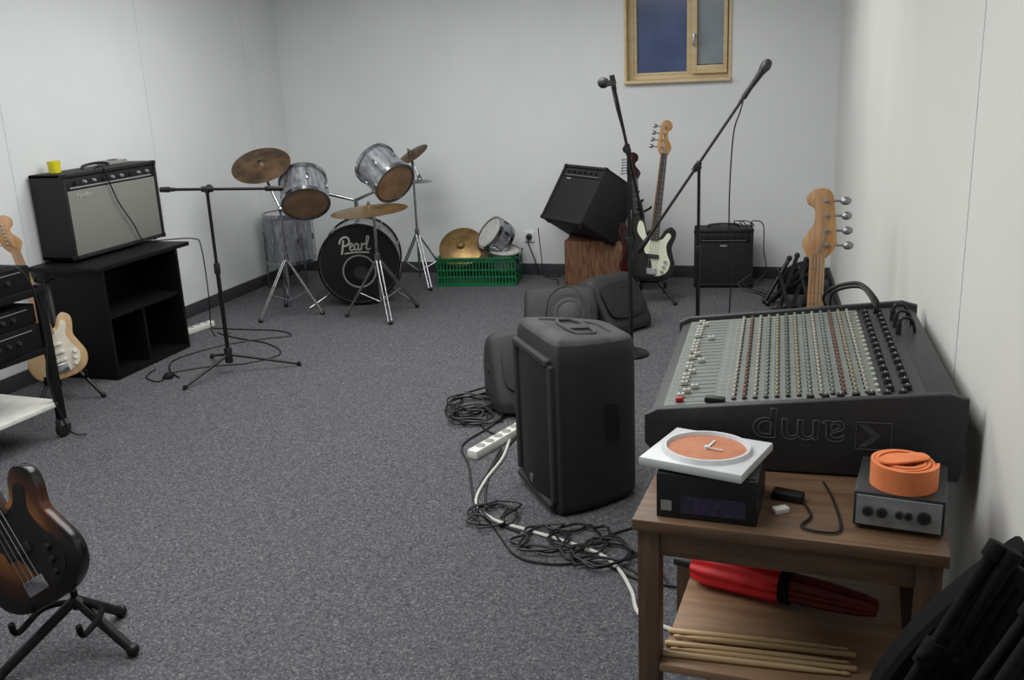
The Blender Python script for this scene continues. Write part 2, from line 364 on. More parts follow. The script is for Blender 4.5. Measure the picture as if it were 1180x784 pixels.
# ---------------------------------------------------------------- stands
def rbase(mb,b,r=.10):
    mb.lathe([(0,0),(r,0),(r,.012),(r*.9,.02),(.03,.03),(.018,.05),(0,.05)],T(b))
def mic_stand(label,base,top,A,B,legs=None,hub=.1,lean=None):
    base=V(base);t=thing('microphone_stand',label,'microphone stand',T(base));P=T(-base)
    hubp=V((base.x,base.y,hub))
    if legs:
        for L in legs:
            mb=MB(P);mb.cyl(hubp+V((0,0,.01)),(L[0],L[1],.012),.009,.007);mb.cyl((L[0],L[1],0.001),(L[0]*.97+base.x*.03,L[1]*.97+base.y*.03,.024),.012);part(t,'leg',mb,['blackm'])
        mb=MB(P);mb.cyl(hubp+V((0,0,-.04)),hubp+V((0,0,.05)),.022,bev=.004);part(t,'leg_hub',mb,['black'])
    else:
        mb=MB(P);rbase(mb,base);part(t,'base',mb,['blackm']);hubp=base+V((0,0,.03))
    mid=hubp.lerp(V(top),.55)
    mb=MB(P);mb.cyl(hubp,mid,.012);mb.cyl(mid,V(top),.009);part(t,'pole',mb,['blackm'])
    mb=MB(P);mb.cyl(mid-V((0,0,.03)),mid+V((0,0,.03)),.017,bev=.003);part(t,'clutch',mb,['black'])
    A=V(A);B=V(B);d=(A-B).normalized()
    k=max(0,min(1,(V(top)-B).dot(d)/(A-B).length));C_=B+(A-B)*k
    mb=MB(P);mb.cyl(V(top),C_,.013);mb.cyl(C_-d*.03,C_+d*.03,.016);side=d.cross(V((0,0,1))).normalized()
    mb.cyl(C_-side*.035,C_+side*.03,.012);mb.cyl(C_+side*.03,C_+side*.045,.022,bev=.003);part(t,'boom_clamp',mb,['black'])
    mb=MB(P);mb.cyl(A,B,.008);mb.cyl(B-d*.01,B+d*.09,.014,bev=.003);part(t,'boom_arm',mb,['blackm'])
    mb=MB(P);mb.cyl(A-d*.01,A+d*.03,.011);mb.cyl(A+d*.02,A+d*.07,.016,.014);part(t,'microphone_clip',mb,['black'])
    return d
def microphone(label,p,d):
    p=V(p);t=thing('microphone',label,'microphone',AL(p,d))
    mb=MB();mb.lathe([(0,0),(.010,0),(.012,.02),(.018,.13),(.021,.15),(0,.15)]);part(t,'handle',mb,['black'])
    mb=MB();mb.lathe([(0,.148),(.02,.148),(.027,.165),(.028,.185),(.022,.205),(.012,.215),(0,.217)]);part(t,'head_grille',mb,['dgrey'])
mic_stand('low black boom stand with horizontal arm and tripod feet',(-3.11,4.53,0),(-3.11,4.53,1.03),(-3.29,4.48,1.06),(-2.72,4.65,1.04),[(-3.19,4.20),(-2.76,4.71),(-3.40,4.78)])
d=mic_stand('tall black boom stand with raised arm beside guitars',(-.894,5.20,0),(-.90,5.20,1.165),(-.965,5.17,1.49),(-.83,5.22,.80),None)
microphone('black dynamic microphone clipped to a raised boom',V((-.962,5.14,1.515)),(-.12,-.95,.05))
d=mic_stand('tall black boom stand with steep diagonal arm',(-.53,5.30,0),(-.53,5.30,1.05),(-.317,5.358,1.395),(-.85,5.24,.60),None)
microphone('black microphone pointing upward on a diagonal boom',V((-.317,5.358,1.395))+d*.035,d+V((.02,0,.0)))
mb=MB();mb.tube([(-.30,5.36,1.42),(-.32,5.33,1.34),(-.36,5.42,1.2),(-.375,5.43,.8),(-.36,5.45,.35),(-.37,5.5,.02),(-.3,5.7,.01)],.004)
solo('cable','black microphone cable hanging straight down','cable',mb,['cable'])
mb=MB();mb.tube([(-.97,5.12,1.5),(-.945,5.10,1.4),(-.90,5.12,1.2),(-.87,5.14,.9),(-.885,5.12,.55),(-.88,5.06,.2),(-.92,4.95,.01)],.004)
solo('cable','black microphone cable running down the boom stand','cable',mb,['cable'])
# ---------------------------------------------------------------- drums
def drum(name,label,c,ax,r,dep,shell='shell',front='head',back='head',hoop='chrome',lugs=8,extra=None):
    t=thing(name,label,'drum',AL(c,ax))
    h=dep/2
    mb=MB();mb.lathe([(r*.97,-h),(r,-h+.003),(r,h-.003),(r*.97,h),(r*.95,h),(r*.95,-h),(r*.97,-h)],seg=48);part(t,'shell',mb,[shell])
    for s,m in ((1,front),(-1,back)):
        mb=MB();mb.lathe([(0,s*(h+.004)),(r*.96,s*(h+.004)),(r*.985,s*(h-.004)),(0,s*(h-.006))],seg=48);part(t,'drum_head',mb,[m])
        mb=MB();mb.lathe([(r*.985,s*(h+.010)),(r+.012,s*(h+.010)),(r+.012,s*(h-.018)),(r+.002,s*(h-.018)),(r+.002,s*(h+.004)),(r*.985,s*(h+.010))],seg=48);part(t,'hoop',mb,[hoop])
    lm=MB().box((0,0,0),(.014,.022,.05),bev=.004)
    lm.cyl((.004,0,-h*.95),(.004,0,h*.95),.003);lm=lm.mesh('lug',['chrome'])
    for i in range(lugs):
        obj('lug',lm,t,RZ(360*i/lugs+20)@T(r+.008,0,0))
    return t
bdax=V((.36,-.93,0)).normalized();bdc=V((-3.04,6.16,.305))-bdax*.20
bd=drum('bass_drum','bass drum with black front head and white lettering',bdc,bdax,.285,.40,front='headb',back='headw',hoop='blackg',lugs=10)
Mi=AL(bdc,bdax).inverted()
upl=(Mi.to_3x3()@V((0,0,1))).normalized();zl=V((0,0,1));xl=upl.cross(zl)
FR=Matrix(((xl.x,upl.x,zl.x,0),(xl.y,upl.y,zl.y,0),(xl.z,upl.z,zl.z,.206),(0,0,0,1)))
mb=MB();S=.215
strokes=[[(.03,-.12),(.06,.0),(.10,.22),(.12,.36)],[(-.02,.24),(.03,.38),(.16,.46),(.28,.42),(.31,.30),(.24,.19),(.11,.15)],
[(.30,.10),(.38,.13),(.42,.19),(.38,.24),(.33,.19),(.31,.09),(.35,.01),(.42,.02),(.47,.08)],
[(.60,.19),(.54,.23),(.48,.16),(.47,.06),(.52,.0),(.58,.07),(.61,.2),(.60,.06),(.63,.0),(.69,.06)],
[(.69,.0),(.71,.12),(.72,.23),(.74,.16),(.79,.22),(.83,.19)],[(.84,.04),(.92,.25),(.97,.42),(.92,.46),(.88,.28),(.87,.08),(.91,.0),(1.0,.05)],
[(.12,-.10),(.5,-.07),(.95,-.09)]]
for k,st_ in enumerate(strokes):
    mb.tube([((a-.5)*S-.015,b*S+.105,0) for a,b in st_],.0066 if k<2 else .0048,seg=6,n=5,Mx=FR@Matrix.Diagonal((1,1,.15,1)))
part(bd,'lettering',mb,['kwhite'],label='white script lettering reading Pearl')
mb=MB();mb.lathe([(.118,0),(.122,.002),(.113,.002),(.111,0)],FR@T(0,-.05,0),seg=40);mb.lathe([(0,0),(.107,0),(.107,.0012),(0,.0012)],FR@T(0,-.05,0),1,seg=40);mb.lathe([(0,.0013),(.05,.0013),(.05,.0022),(0,.0022)],FR@T(0.01,-.06,0),2,seg=30);part(bd,'port_ring',mb,['kteal','blackg','dgrey'])
for s in (-1,1):
    mb=MB();a=Mi@(bdc+bdax*.12+V((-bdax.y*s*.2,bdax.x*s*.2,-.2)));b=Mi@(bdc+bdax*.22+V((-bdax.y*s*.38,bdax.x*s*.38,-.298)));mb.cyl(a,b,.007);part(bd,'spur',mb,['chrome'])
mb=MB();top=Mi@(bdc+V((0,0,.285)));t2=Mi@(bdc+V((0,0,.45)));mb.cyl(top,t2,.016)
for e in ((-.24,-.04,.50),(.2,0,.52)):
    mb.cyl(Mi@(bdc+V((0,0,.44))),Mi@(bdc+V(e)),.012)
part(bd,'tom_mount',mb,['chrome'])
vw=V((.47,-.88,0))
drum('tom_drum','silver mounted tom with amber bottom head tilted toward the room',(-3.345,6.02,.85),vw*.74+V((.04,0,-.70)),.160,.22,lugs=6)
drum('tom_drum','silver mounted tom tilted sharply sideways with amber head',(-2.79,6.18,.955),vw*.70+V((.42,.2,-.5)),.148,.25,lugs=6)
ft=drum('floor_tom','silver floor tom standing on chrome legs against the corner',(-3.92,6.74,.40),(0,0,1),.185,.38,front='headw',back='headw',lugs=6)
for a in (30,150,270):
    mb=MB();x=.2*math.cos(math.radians(a));y=.2*math.sin(math.radians(a));mb.cyl((x,y,-.39),(x,y,.05),.006);mb.cyl((x,y,-.40),(x,y,-.37),.012);part(ft,'leg',mb,['chrome'])
def cymbal_mesh(mb,c,n,r,mi=0):
    mb.lathe([(.004,.034),(.02,.033),(r*.14,.026),(r*.2,.016),(r*.35,.013),(r*.7,.007),(r,-.004),(r,-.0055),(r*.7,.0055),(r*.2,.014),(.004,.03)],AL(c,n),mi,seg=48)
def cym_stand(label,base,top,legs,cyms,kink=None,lh=.42):
    base=V(base);t=thing('cymbal_stand',label,'cymbal stand',T(base));P=T(-base);top=V(top)
    pole0=base+V((0,0,.07))
    for L in legs:
        mb=MB(P);L=V((L[0],L[1],.015));c=V((base.x,base.y,lh))
        o=(L-c).cross(V((0,0,1))).normalized()*.012
        mb.cyl(c+o,L+o,.006);mb.cyl(c-o,L-o,.006)
        m=c.lerp(L,.6);mb.cyl(V((base.x,base.y,.11)),m,.005)
        mb.sph(L,.017,1,seg=10);part(t,'leg',mb,['chrome','black'])
    pts=[pole0]+([V(kink)] if kink else [])+[top]
    mb=MB(P)
    for a,b in zip(pts[:-1],pts[1:]): mb.cyl(a,b,.010)
    mb.cyl(V((base.x,base.y,lh-.03)),V((base.x,base.y,lh+.03)),.02)
    if kink: mb.sph(V(kink),.022,seg=12)
    part(t,'pole',mb,['chrome'])
    for c,n,r,m in cyms:
        mb=MB(P);cymbal_mesh(mb,c,n,r);part(t,'cymbal',mb,[m])
        mb=MB(P);n=V(n).normalized();mb.cyl(V(c)+n*.0,V(c)+n*.06,.006);mb.cyl(V(c)+n*.035,V(c)+n*.05,.012);mb.cyl(top,V(c)+n*.01,.008);part(t,'wing_nut',mb,['chrome'])
cym_stand('chrome stand holding a dark bronze crash cymbal tilted forward',(-3.42,5.80,0),(-3.54,5.84,.99),[(-3.55,5.60),(-3.21,5.86),(-3.60,6.04)],[((-3.58,5.88,1.055),(.12,-.50,.85),.205,'brassd')],kink=(-3.42,5.80,.76))
cym_stand('chrome stand holding a flat brass ride cymbal before the bass drum',(-2.74,5.84,0),(-2.74,5.84,.72),[(-2.60,5.66),(-2.60,6.14),(-3.0,5.82)],[((-2.77,5.84,.745),(-.04,-.05,1),.26,'brass')])
cym_stand('chrome stand with small tilted cymbal near the back wall',(-2.86,6.86,0),(-2.86,6.86,.98),[(-2.70,6.66),(-2.66,7.0),(-3.1,6.96)],[((-2.86,6.86,1.02),(-.35,-.35,.8),.14,'brassd'),((-2.80,6.84,.82),(0,0,1),.10,'steel')])
# crate
cr=thing('crate','green plastic lattice crate holding cymbals and drums','crate',T(-2.41,7.03,0)@RZ(8))
mb=MB();W,D,Hc=.62,.38,.22
mb.box((0,0,.008),(W,D,.016))
for z in (.02,.075,.13,.205):
    hh=.03 if z>.2 else .012
    for s in (-1,1):
        mb.box((0,s*(D/2-.004),z),(W,.008,hh));mb.box((s*(W/2-.004),0,z),(.008,D,hh))
for i in range(25):
    x=-W/2+.004+i*(W-.008)/24
    for s in (-1,1): mb.box((x,s*(D/2-.005),Hc/2),(.009,.007,Hc-.01))
for i in range(16):
    y=-D/2+.004+i*(D-.008)/15
    for s in (-1,1): mb.box((s*(W/2-.005),y,Hc/2),(.007,.009,Hc-.01))
part(cr,'lattice_body',mb,['green'])
mb=MB();mb.box((0,0,Hc),(W+.02,.02,.012),R=T(0,-D/2,0));mb.box((0,0,Hc),(W+.02,.02,.012),R=T(0,D/2,0));mb.box((0,0,Hc),(.02,D+.02,.012),R=T(-W/2,0,0));mb.box((0,0,Hc),(.02,D+.02,.012),R=T(W/2,0,0))
part(cr,'rim',mb,['green'])
mb=MB();cymbal_mesh(mb,(0,0,0),(.1,-.72,.68),.18);solo('cymbal','large bronze cymbal leaning inside the green crate','cymbal',mb,['brass'],T(-2.54,6.97,.29))
mb=MB();cymbal_mesh(mb,(0,0,0),(-.3,-.3,.9),.15);solo('cymbal','bronze cymbal lying under a drum in the crate','cymbal',mb,['brass'],T(-2.36,7.06,.24))
drum('snare_drum','small silver snare drum tipped on its side in the crate',(-2.27,7.03,.36),V((-.55,-.55,.6)),.13,.13,front='headw',lugs=6)
drum('tom_drum','small silver drum lying flat in the crate',(-2.20,7.0,.20),V((.1,-.2,1)),.12,.12,front='headw',lugs=6)
# ---------------------------------------------------------------- block + tilted amp
mb=MB()
mb.prism(catmull([(-.23,-.17,0),(0,-.18,0),(.23,-.17,0),(.245,0,0),(.23,.17,0),(0,.18,0),(-.23,.17,0),(-.24,0,0)],5,True),0,.37,bev=.008)
solo('wood_block','rough brown wooden block used as an amplifier stand','wood block',mb,['stump'],T(-1.43,6.97,0)@RZ(4))
combo('keyboard_amplifier','black wedge-tilted amplifier resting on the wooden block',T(-1.49,6.93,.635)@RZ(-42)@RX(-33)@T(0,-.18,-.235),.52,.45,.36,'clothd',None,True,6,badge=(-.14,.34))
combo('practice_amplifier','small black practice amplifier by the back wall',T(-.515,6.96,.014)@RZ(5),.42,.42,.22,'clothd',None,True,6,badge=(0,.30))
# ---------------------------------------------------------------- guitars
def outline(sc=1,n=5):
    p=[(0,0),(.09,.008),(.15,.05),(.168,.12),(.145,.195),(.132,.245),(.15,.31),(.15,.355),(.115,.385),(.08,.365),(.055,.32),(.03,.305),(-.03,.305),(-.058,.335),(-.075,.39),(-.10,.44),(-.14,.455),(-.168,.415),(-.16,.34),(-.135,.265),(-.145,.195),(-.168,.12),(-.15,.05),(-.09,.008)]
    return catmull([(a*sc,b*sc,0) for a,b in p],n,True)
def guitar(name,label,Mx,body,guard,bass=True,headm='maple',board='rose',peg=1,pick=None,hs=1.0,neckm='maple'):
    sc=1.0 if bass else .88
    t=thing(name,label,'guitar',Mx)
    XZ=Matrix(((1,0,0,0),(0,0,-1,0),(0,1,0,0),(0,0,0,1)))
    mb=MB();mb.prism(outline(sc),-.022,.022,XZ,bev=.007);part(t,'body',mb,[body])
    g=[(.02,.04),(.10,.06),(.13,.13),(.10,.20),(.09,.26),(.115,.32),(.09,.34),(.05,.29),(-.03,.29),(-.06,.31),(-.09,.39),(-.12,.40),(-.125,.33),(-.07,.26),(-.06,.2),(-.03,.17),(.0,.12)]
    if guard:
        mb=MB();mb.prism(catmull([(a*sc,b*sc,0) for a,b in g],4,True),.022,.0255,XZ);part(t,'pickguard',mb,[guard])
    z0=.28*sc;nl=(.60 if bass else .47);z1=z0+nl+.0
    mb=MB();tb=[(-.030,z0,0),(.030,z0,0),(.022*hs,z1,0),(-.022*hs,z1,0)];mb.prism(tb,.006,.030,XZ,bev=.004);part(t,'neck',mb,[neckm])
    mb=MB();mb.prism([(-.029,z0,0),(.029,z0,0),(.021*hs,z1,0),(-.021*hs,z1,0)],.030,.036,XZ);
    for i in range(19):
        z=z1-(1-2**(-(i+1)/12))*(nl+.30*sc)
        if z>z0+.005: mb.box((0,-.037,z),(.045,.002,.002),1)
    part(t,'fretboard',mb,[board,'steel'])
    hl=(.21 if bass else .17)*(1+(hs-1)*.5)
    h=[(-.022,-.01),(-.050,.035),(-.052,.07),(-.042,hl*.8),(-.034,hl),(-.012,hl+.018),(.018,hl+.012),(.038,hl-.012),(.034,hl-.042),(.014,hl-.062),(.016,hl*.5),(.036,hl*.34),(.046,hl*.2),(.036,.01),(.022,-.012)]
    mb=MB();mb.prism(catmull([(a*peg*hs,z1+b,0) for a,b in h],4,True),.010,.026,XZ,bev=.003);part(t,'headstock',mb,[headm])
    n=4 if bass else 6
    for i in range(n):
        z=z1+.04+i*(hl-.07)/(n-1);sx=-peg
        xx=sx*(.048-.012*i/(n-1))*hs
        mb=MB();mb.cyl((xx*.5,-.026,z),(xx*.5,-.045,z),.007 if bass else .004);mb.cyl((xx,-.016,z),(xx+sx*.035,-.016,z),.004)
        pr=(.018 if bass else .010)*(1+(hs-1)*.5)
        mb.sph((xx+sx*(.035+pr*.6),-.016,z),pr,sc=(1,.35,.8),seg=12);mb.cyl((xx*.6,-.008,z),(xx*.6,-.002,z),pr*.8)
        part(t,'tuning_peg',mb,['steel'])
    mb=MB()
    for i in range(n):
        f=(i/(n-1)-.5);mb.cyl((f*.055,-.040,.07*sc),(f*.034,-.040,z1),.0012 if bass else .0008,seg=5);mb.cyl((f*.034,-.040,z1),(-peg*.024*hs,-.038,z1+.04+(i if peg<0 else n-1-i)*(hl-.07)/(n-1)),.0012 if bass else .0008,seg=5)
    part(t,'strings',mb,['steel'])
    pk=pick or ('black' if bass else 'white')
    mb=MB();mb.box((0,-.03,.065*sc),(.075,.016,.045),bev=.004);part(t,'bridge',mb,['chrome'])
    for z in ((.17,) if bass else (.11,.16,.21)):
        mb=MB();mb.box((0,-.03,z*sc),(.085,.014,.03 if bass else .018),bev=.004);part(t,'pickup',mb,[pk])
    for i in range(3):
        mb=MB();mb.cyl((.09-.008*i,-.025,(.14-.035*i)*sc),(.092-.008*i,-.042,(.14-.035*i)*sc),.011,.009);part(t,'knob',mb,['chrome' if bass and pick is None else pk])
    return t
def gstand(label,base,rz,tall=True,dz=0,legs=None,lr=.010):
    t=thing('guitar_stand',label,'guitar stand',T(base)@RZ(rz))
    for e in (legs or [(-.16,-.17),(.16,-.17),(0,.22)]):
        mb=MB();mb.cyl((0,.02,.26 if tall else .17),(e[0],e[1],lr+.004),lr);mb.sph((e[0],e[1],lr+.005),lr+.005,seg=10);part(t,'leg',mb,['blackm'])
    if tall:
        mb=MB();mb.cyl((0,.02,.24),(0,.105,.62),.010);mb.cyl((0,.02,.22),(0,.02,.30),.018);part(t,'upright',mb,['blackm'])
        mb=MB();mb.tube([(-.04,.03,.66),(-.04,.08,.64),(0,.105,.62),(.04,.08,.64),(.04,.03,.66)],.008);part(t,'neck_yoke',mb,['blackbag'])
    mb=MB();mb.tube([(-.10,-.13,.16+dz),(-.10,-.11,.12+dz),(-.09,.0,.13+dz),(0,.02,.14+dz),(.09,.0,.13+dz),(.10,-.11,.12+dz),(.10,-.13,.16+dz)],.009);mb.cyl((0,.02,.14),(0,.02,.28 if tall else .2),.010);part(t,'cradle',mb,['blackbag'])
def on_stand(base,rz,roll=0,z=.145,lean=12):
    return T(base)@RZ(rz)@T(0,-.062,z)@RY(roll)@RX(-lean)
b=(-1.005,6.50,0);gstand('black folding guitar stand under a bass',b,22)
guitar('bass_guitar','black bass guitar with pale pickguard on a stand',on_stand(b,22,10,.16),'blackg','mint',True,'maple','rose',1)
b=(-1.12,6.86,0);gstand('black folding guitar stand under a red guitar',b,20)
guitar('electric_guitar','dark red electric guitar standing on a stand',on_stand(b,20,-1.0,.11),'redg','black',False,'redg','rose',pick='black',neckm='rose')
b=(.07,3.60,0);gstand('black guitar stand behind the mixing desk',b,0)
guitar('bass_guitar','bass guitar with natural maple headstock and steel pegs',on_stand(b,-4,-.5,.02,16),'ash','black',True,'maple','maple',-1,hs=1.28)
b=(-3.80,4.00,0);gstand('black guitar stand near the cabinet',b,50)
guitar('electric_guitar','pale wood electric guitar with cream pickguard',on_stand(b,50,-9,.12),'ash','cream',False,'maple','maple',pick='white')
b=(-1.985,1.965,0);gstand('low black guitar stand with splayed legs',b,10,tall=False,dz=.02,legs=[(-.16,-.15),(.165,-.0),(.02,.2)],lr=.015)
guitar('bass_guitar','sunburst bass guitar resting on a low black stand',on_stand(b,10,-31,.215),'burst','black',True,'rose','rose',pick='black',neckm='rose')
# ---------------------------------------------------------------- PA speakers
def pa(label,Mx):
    t=thing('loudspeaker',label,'loudspeaker',Mx)
    w,d,h=.42,.36,.665
    base=catmull([(-w/2,.04,0),(-w/2+.02,.0,0),(0,-.006,0),(w/2-.02,.0,0),(w/2,.04,0),(w/2-.003,.14,0),(w/2-.05,d-.06,0),(w/2-.10,d,0),(0,d+.004,0),(-w/2+.10,d,0),(-w/2+.05,d-.06,0),(-w/2+.003,.14,0)],4,True)
    cx,cy=0,.17
    def ring(k,z,dz=0): return [V(((p.x-cx)*k+cx,(p.y-cy)*k+cy,z+dz*(p.y-cy))) for p in base]
    rr=[ring(.90,.010),ring(.96,.014),ring(.99,.026),ring(1,.045),ring(1,h-.10),ring(.995,h-.065),ring(.98,h-.038,-.05),ring(.945,h-.018,-.08)]
    mb=MB();mb.loft(rr);part(t,'body',mb,['pa'],ang=50)
    mb=MB();mb.loft([ring(.945,h-.018,-.08),ring(.90,h-.007,-.10),ring(.84,h-.001,-.10),ring(.62,h+.002,-.10),ring(.60,h-.006,-.10)]);part(t,'top_cap',mb,['dusty'],ang=50)
    TP=T(0,.17,h-.004)@RX(-5.7)
    mb=MB()
    mb.tube(catmull([(-.10,-.036,0),(0,-.05,0),(.10,-.036,0),(.115,0,0),(.10,.036,0),(0,.05,0),(-.10,.036,0),(-.115,0,0)],5,True),.007,closed=True,smooth=False,Mx=TP@T(0,0,.006))
    mb.prism(catmull([(-.10,-.034,0),(0,-.046,0),(.10,-.034,0),(.11,0,0),(.10,.034,0),(0,.046,0),(-.10,.034,0),(-.11,0,0)],5,True),-.001,.001,TP,mi=1)
    mb.prism([(-.03,-.045,0),(.03,-.045,0),(.03,.045,0),(-.03,.045,0)],.001,.009,TP,mi=0,bev=.003)
    part(t,'recessed_handle',mb,['dusty','black'])
    mb=MB()
    pts=[(-w/2+.04,.005,0)]+[(-w/2+.04+(w-.08)*i/8,-.024*math.sin(math.pi*i/8)-.004,0) for i in range(9)]+[(w/2-.04,.005,0)]
    mb.prism(pts,.05,h-.085,bev=.004);part(t,'grille',mb,['mesh'])
    mb=MB()
    for c,s in [((-w/2+.026,-.002,h/2-.01),(.03,.034,h-.13)),((w/2-.026,-.002,h/2-.01),(.03,.034,h-.13)),((0,-.008,h-.07),(w-.06,.036,.03)),((0,-.008,.04),(w-.06,.036,.03))]: mb.box(c,s,bev=.012,seg=3)
    part(t,'front_frame',mb,['pa'])
    for s in (-1,1):
        mb=MB();R_=T(s*(w/2-.022),.20,h*.52)@RZ(s*-14)
        mb.box((0,0,0),(.014,.11,.14),bev=.006,R=R_);part(t,'side_grip',mb,['black'])
    for x in (-.14,.14):
        for y in (.06,.28):
            mb=MB();mb.cyl((x,y,0),(x,y,.02),.018);part(t,'foot',mb,['black'])
    mb=MB();mb.cyl((0,-.025,.09),(0,-.031,.09),.018);part(t,'badge',mb,['steel'])
pa('black plastic loudspeaker standing upright on the carpet',T(-.928,3.265,0)@RZ(-54.4))
def monitor(label,x,y,rz,L=.56,tilt=38,s=1.0):
    t=thing('loudspeaker',label,'loudspeaker',T(x,y,0)@RZ(rz))
    sec=[(-.17,.012),(-.19,.04),(-.17,.10),(-.03,.30),(.01,.335),(.06,.335),(.13,.29),(.18,.19),(.185,.08),(.16,.015),(.0,.006)]
    sec=[(a*s,b*s) for a,b in sec]
    C=catmull([(a,b,0) for a,b in sec],4,True)
    cy=.03*s;cz=.14*s;rings=[]
    for u,k in [(-.5,.66),(-.49,.80),(-.47,.89),(-.43,.95),(-.36,.985),(-.2,1.0),(.2,1.0),(.36,.985),(.43,.95),(.47,.89),(.49,.80),(.5,.66)]:
        rings.append([V((u*L,(p.x-cy)*k+cy,(p.y-cz)*k+cz if p.y>cz else (p.y-cz)*(k*.3+.7)+cz)) for p in C])
    mb=MB();mb.loft(rings);part(t,'body',mb,['pa'],ang=50)
    a=V((0,-.172*s,.10*s));b=V((0,-.035*s,.295*s));n=V((0,-(b-a).z,(b-a).y)).normalized();m_=(a+b)/2+n*.004
    R_=Matrix(((1,0,0,0),(0,(b-a).normalized().y,n.y,0),(0,(b-a).normalized().z,n.z,0),(0,0,0,1)))
    ll=(b-a).length
    mb=MB();mb.prism(catmull([(-L*.36,-ll*.42,0),(0,-ll*.52,0),(L*.36,-ll*.42,0),(L*.41,0,0),(L*.36,ll*.42,0),(0,ll*.52,0),(-L*.36,ll*.42,0),(-L*.41,0,0)],5,True),-.002,.014,T(m_)@R_,bev=.006);part(t,'grille',mb,['mesh'])
    mb=MB();mb.lathe([(.07*s,.014),(.085*s,.018),(.10*s,.014)],T(m_)@R_@T(L*.12,0,0),seg=28);mb.lathe([(0,.015),(.065*s,.0155),(.07*s,.014)],T(m_)@R_@T(L*.12,0,0),1,seg=28);part(t,'woofer_ring',mb,['black','black'])
    for sx in (-1,1):
        mb=MB();mb.prism(catmull([(-.05,-.018,0),(.05,-.018,0),(.06,0,0),(.05,.018,0),(-.05,.018,0),(-.06,0,0)],4,True),0,.006,T(sx*(L*.5-.002),.03*s,.17*s)@RY(90*sx)@RZ(90),bev=.002);part(t,'side_grip',mb,['black'])
monitor('rounded black loudspeaker lying behind the upright one',-1.20,4.36,28,L=.54,s=1.1)
monitor('rounded black floor loudspeaker lying on the carpet',-1.36,5.42,14,L=.44,s=1.0)
monitor('rounded black loudspeaker lying crosswise beside another',-1.12,5.78,56,L=.40,s=1.0)
cable_pts=[(-1.40,5.18,.01),(-1.40,5.20,.15),(-1.39,5.28,.31),(-1.31,5.38,.355),(-1.22,5.34,.31),(-1.19,5.24,.15),(-1.18,5.18,.01)]
# ---------------------------------------------------------------- power strips
def strip(label,Mx,n=4):
    t=thing('power_strip',label,'power strip',Mx)
    mb=MB();mb.box((0,0,.02),(.40*n/6+.06,.055,.04),bev=.01);part(t,'body',mb,['white'])
    for i in range(n):
        mb=MB();x=(i-(n-1)/2)*.065;mb.cyl((x,0,.038),(x,0,.042),.021,mi=1);part(t,'socket',mb,['outlet','kteal'])
strip('white power strip lying on the carpet among cables',T(-1.25,3.76,0)@RZ(72),5)
strip('white power strip near the skirting by the cabinet',T(-3.88,5.35,0)@RZ(80),3)
# ---------------------------------------------------------------- cables on floor
def cable(label,pts,r=.0045,m='cable'):
    mb=MB();mb.tube([(p[0],p[1],(p[2] if len(p)>2 else r+.001)) for p in pts],r,seg=6,n=6);solo('cable',label,'cable',mb,[m])
def coil(label,c,rad,turns,seed,r=.0045,tail=None,jit=.03):
    rnd=random.Random(seed);pts=[];N=9*turns
    cx,cy=c
    for i in range(N):
        a=2*math.pi*i/9
        k=rad*(1+rnd.uniform(-.25,.25));ox=rnd.uniform(-jit,jit);oy=rnd.uniform(-jit,jit)
        pts.append((cx+ox+k*math.cos(a),cy+oy+k*1.1*math.sin(a),r+.002+.006*(i/9)+rnd.uniform(0,.008)))
    if tail: pts+= [(p[0],p[1],r+.001) for p in tail]
    mb=MB();mb.tube(pts,r,seg=6,n=4);solo('cable',label,'cable',mb,['cable'])
cable('black cable looped over a lying loudspeaker',cable_pts,.004)
coil('coiled black cable heap on the carpet',(-1.52,4.18),.12,5,1,tail=[(-1.42,4.0),(-1.35,3.9),(-1.28,3.85)])
coil('coiled black cable on the carpet beside speakers',(-1.46,4.04),.10,4,2,tail=[(-1.6,4.05),(-1.66,4.3),(-1.55,4.5)])
coil('tangled black cable at the foot of the speaker',(-.82,2.90),.085,3,3,tail=[(-.7,2.80),(-.6,2.85),(-.45,2.75)],jit=.03)
coil('tangled black cable beside the speaker base',(-1.06,3.06),.075,3,4,tail=[(-1.17,3.2),(-1.2,3.5),(-1.22,3.7)],jit=.03)
coil('black cable looped on the carpet near the table',(-.60,2.86),.08,3,5,tail=[(-.5,2.9),(-.4,2.8),(-.35,2.7)])
coil('black cable loops trailing under the speaker',(-.70,2.95),.09,2,8,tail=[(-.6,3.0),(-.5,3.1)])
cable('long black cable crossing the carpet',[(-1.18,3.95),(-1.20,3.6),(-1.17,3.35),(-1.09,3.1),(-.97,2.90),(-.87,2.78),(-.74,2.76),(-.6,2.8),(-.45,2.72),(-.3,2.7)])
cable('long black cable crossing the carpet',[(-1.24,4.05),(-1.3,4.1),(-1.36,3.9),(-1.40,3.7),(-1.3,3.5),(-1.22,3.3),(-1.14,3.12),(-1.05,3.02),(-.92,2.96)])
cable('white cable curling around the speaker base',[(-1.2,3.95),(-1.22,3.88),(-1.18,3.6),(-1.18,3.35),(-1.15,3.15),(-1.04,3.03),(-.88,2.97),(-.72,2.91),(-.60,2.85),(-.52,2.76),(-.46,2.64),(-.40,2.50),(-.2,2.42)],.0065,'cablew')
cable('black cable trailing from the microphone stand',[(-3.6,4.5),(-3.55,4.35),(-3.42,4.3),(-3.45,4.45),(-3.3,4.6),(-3.1,4.7),(-3.0,4.9),(-3.2,5.1),(-3.5,5.2),(-3.7,5.3)],.004)
cable('black cable trailing to the wall power strip',[(-3.35,4.38),(-3.5,4.5),(-3.6,4.7),(-3.5,5.0),(-3.3,5.2),(-3.15,5.3),(-3.3,5.4),(-3.6,5.4),(-3.8,5.4)],.004)
